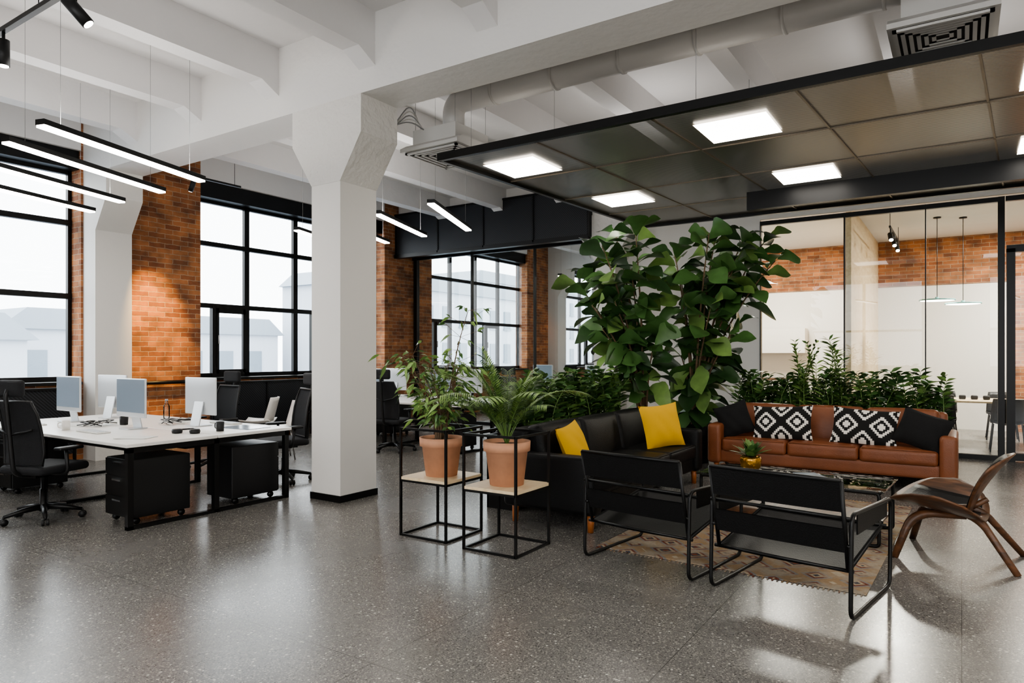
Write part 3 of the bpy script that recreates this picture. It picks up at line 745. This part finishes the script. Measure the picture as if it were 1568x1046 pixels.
def zz(b,x,y,z0,h,nl=10,Ls=.14,Ws=.062,mats=None,lean=.4):
    a=R.random()*6.28; le=R.uniform(.05,lean)*h
    P0=Vector((x,y,z0)); P2=P0+Vector((le*math.cos(a),le*math.sin(a),h)); P1=P0+Vector((0,0,h*.6))
    pts=[P0*(1-t)**2+P1*2*t*(1-t)+P2*t*t for t in [k/8 for k in range(9)]]
    b.tube(pts,[.008-.005*k/8 for k in range(9)],L3,5)
    ph=R.random()*3; sd=Vector((math.cos(ph),math.sin(ph),0))
    for k in range(nl):
        t=.2+.8*k/(nl-1); i=min(7,int(t*8)); f=t*8-i; p=pts[i].lerp(pts[i+1],f); T=(pts[i+1]-pts[i]).normalized()
        for q in (-1,1): b.leaf(p,sd*q+T*.55+Vector((R.uniform(-.2,.2),R.uniform(-.2,.2),0)),Ls*R.uniform(.8,1.15),Ws,.15,R.choice(mats or (L1,L2,L2,L3)),fold=.3,up=Vector((R.uniform(-.8,.8),R.uniform(-.8,.8),1)))
def planter(name,u,v,L,W,h,n,hh,tall=0,rz=0):
    b=B(); t=.02
    b.box(-L/2,L/2,-W/2,-W/2+t,0,h,M_blk); b.box(-L/2,L/2,W/2-t,W/2,0,h,M_blk); b.box(-L/2,-L/2+t,-W/2,W/2,0,h,M_blk); b.box(L/2-t,L/2,-W/2,W/2,0,h,M_blk)
    b.box(-L/2+t,L/2-t,-W/2+t,W/2-t,0,h-.05,M_soil)
    for i in range(n): zz(b,-L/2+.08+(L-.16)*(i+R.random())/n,R.uniform(-W/2+.06,W/2-.06),h-.05,R.uniform(*hh))
    for i in range(tall):
        zz(b,R.uniform(-.45,.15),R.uniform(-W/2+.06,W/2-.06),h-.05,R.uniform(.6,1.1),14,.16,.032,(L2,L3,L4),.25)
    b.obj(name,(u,v,0),rz)
planter('planter_with_zz_plants',6.85,3.75,2.7,.34,.72,95,(.3,.66))
planter('planter_with_zz_plants',9.85,1.42,2.66,.34,.66,105,(.3,.68),18,-pi/2)
FIG=(0,.28,.42,.55,.82,1,.95,.62,0)
def fig(name,loc,tips,rz):
    b=B()
    b.lathe([(.001,0),(.2,0),(.25,.55),(.22,.55),(.2,.45)],M_blkp,n=28); b.lathe([(.21,.47),(.001,.5)],M_soil,n=28)
    for (rx,zt) in tips:
        q=R.uniform(-.4,.4); P0=Vector((R.uniform(-.05,.05),R.uniform(-.05,.05),.48)); P2=Vector((rx,q,zt)); P1=Vector((rx*.25,q*.25,.48+(zt-.48)*.6))
        n=14; pts=[P0*(1-t)**2+P1*2*t*(1-t)+P2*t*t for t in [k/n for k in range(n+1)]]
        b.tube(pts,[.02-.013*k/n for k in range(n+1)],M_bark,7)
        ln=(P2-P0).length; ns=16
        for k in range(ns):
            t=1-(1.0/ln)*(k/ns); t=max(.2,t); i=min(n-1,int(t*n)); p=pts[i].lerp(pts[i+1],t*n-i)
            a=k*2.4+R.uniform(-.3,.3); el=1.0-1.3*k/ns+R.uniform(-.4,.4)
            if p.z>3.05: el=min(el,.7)
            d=Vector((math.cos(a),math.sin(a),el)); L=R.uniform(.32,.5); p2=p+d.normalized()*.04
            if p.z>3.05: L=min(L,.38)
            b.tube([p,p2],.004,L3,4)
            b.leaf(p2,d,L,L*.66,R.uniform(.2,.6),R.choice((L1,L1,L2,L2,L3)),FIG,.25,up=Vector((R.uniform(-.9,.9),R.uniform(-1.0,.9),R.uniform(.35,1))))
    b.obj(name,loc,rz)
FR=math.atan2(-.835,.55)
fig('fiddle_leaf_fig',(8.72,3.6,0),[(-.35,3.25),(-.15,3.15),(-.6,2.95),(-.7,2.7),(-.9,2.45),(-.2,2.65),(-.45,2.2),(-.1,2.1),(-.6,1.85),(.05,1.6),(-.75,2.15),(-.3,1.7)],FR)
fig('fiddle_leaf_fig',(9.45,3.15,0),[(.1,3.15),(.35,3.2),(.8,3.2),(1.15,3.2),(1.2,2.85),(.7,2.9),(-.15,2.6),(.45,2.6),(.15,2.2),(.5,1.9),(-.15,1.5),(.3,1.45),(-.05,1.95),(-.25,2.95),(.5,1.6)],FR)
# ---------------------------------------------------------------- meeting room
b=B(); b.rbox((0,0,.735),(1.1,2.4,.03),.006,M_ply)
for y in (-1.1,1.1): b.tube(fillet([(-.45,y,.02),(.45,y,.02),(.45,y,.71),(-.45,y,.71)],.03,closed=True),.02,M_blk,8,closed=True)
b.obj('meeting_table',(14.0,-.2,0))
b=B()
for i in range(4): b.rbox((0,-.25+.17*i,.035),(.12,.1,.07),.02,M_blkp)
b.obj('conference_phone',(14.0,-.1,.75))
def mchair(u,v,rz,m=M_blkp,name='meeting_chair'):
    b=B()
    for x in (-.2,.22):
        for y in (-.22,.22): b.tube([(x*1.1,y*1.05,0),(x*.8,y*.85,.44)],.011,M_blk if m==M_blkp else M_chrome,8)
    b.grid(lambda s,t:(-.22+.46*s,-.23+.46*t,.44+.05*(2*t-1)**2-.02*math.sin(pi*s)),6,6,m)
    b.grid(lambda s,t:(-.22-.1*s+.07*(2*t-1)**2,(-.23+.46*t)*(1-.15*s*s),.45+.38*s),6,6,m)
    o=b.obj(name,(u,v,0),rz); md=o.modifiers.new('s','SOLIDIFY'); md.thickness=.012
mchair(13.1,.3,0); mchair(13.1,-.6,0); mchair(14.95,.3,pi); mchair(14.95,-.6,pi)
mchair(6.4,8.3,2.6,M_desk,'white_shell_chair'); mchair(6.9,9.4,2.2,M_desk,'white_shell_chair')
b=B(); b.box(15.95,16.55,2.7,4.5,0,.95,M_desk); b.box(15.93,16.57,2.68,4.52,.95,.98,M_wal)
for v in (3.15,3.6,4.05): b.box(15.94,15.951,v-.004,v+.004,.03,.93,M_dark)
b.box(16.2,16.57,2.9,4.3,1.55,2.1,M_desk)
b.obj('kitchen_cabinet')
# ---------------------------------------------------------------- outside
def bld(u0,u1,v,h,rows,z0=-8):
    b=B(); b.box(u0,u1,v,v+8,z0,h,M_bld); b.prism([(u0-.4,h),(u1+.4,h),(u1-1,h+1.2),(u0+1,h+1.2)],'y',v-.3,v+8,M_roof)
    zt=h-1.2
    while zt>z0+2:
        u=u0+1
        while u<u1-1.5: b.box(u,u+1.1,v-.08,v,zt-1.7,zt,M_bldw); b.box(u-.1,u+1.2,v-.15,v,zt-1.85,zt-1.7,M_roof); u+=2.4
        zt-=3.2
    b.obj('street_building')
bld(-14,14,36,2.2,3); bld(16,34,44,3.0,3); bld(36,60,38,7,4); bld(62,95,46,10,5)
b=B(); b.box(-60,130,12,120,-8.2,-8,M_roof); b.obj('street_ground')
# ---------------------------------------------------------------- world & camera
w=bpy.data.worlds.new('overcast_sky'); bpy.context.scene.world=w; w.use_nodes=True
bg=w.node_tree.nodes['Background']; bg.inputs[0].default_value=(.94,.97,1,1); bg.inputs[1].default_value=5.8
cam=bpy.data.cameras.new('camera'); co=bpy.data.objects.new('camera',cam); bpy.context.scene.collection.objects.link(co)
co.location=(0,0,1.5); co.rotation_euler=(pi/2,0,-math.atan2(.835,.55)); cam.lens=24; cam.sensor_width=36; cam.shift_y=.0134
cam.clip_end=400
bpy.context.scene.camera=co
sc=bpy.context.scene; sc.view_settings.view_transform='AgX'; sc.view_settings.look='AgX - Medium High Contrast'; sc.view_settings.exposure=.22
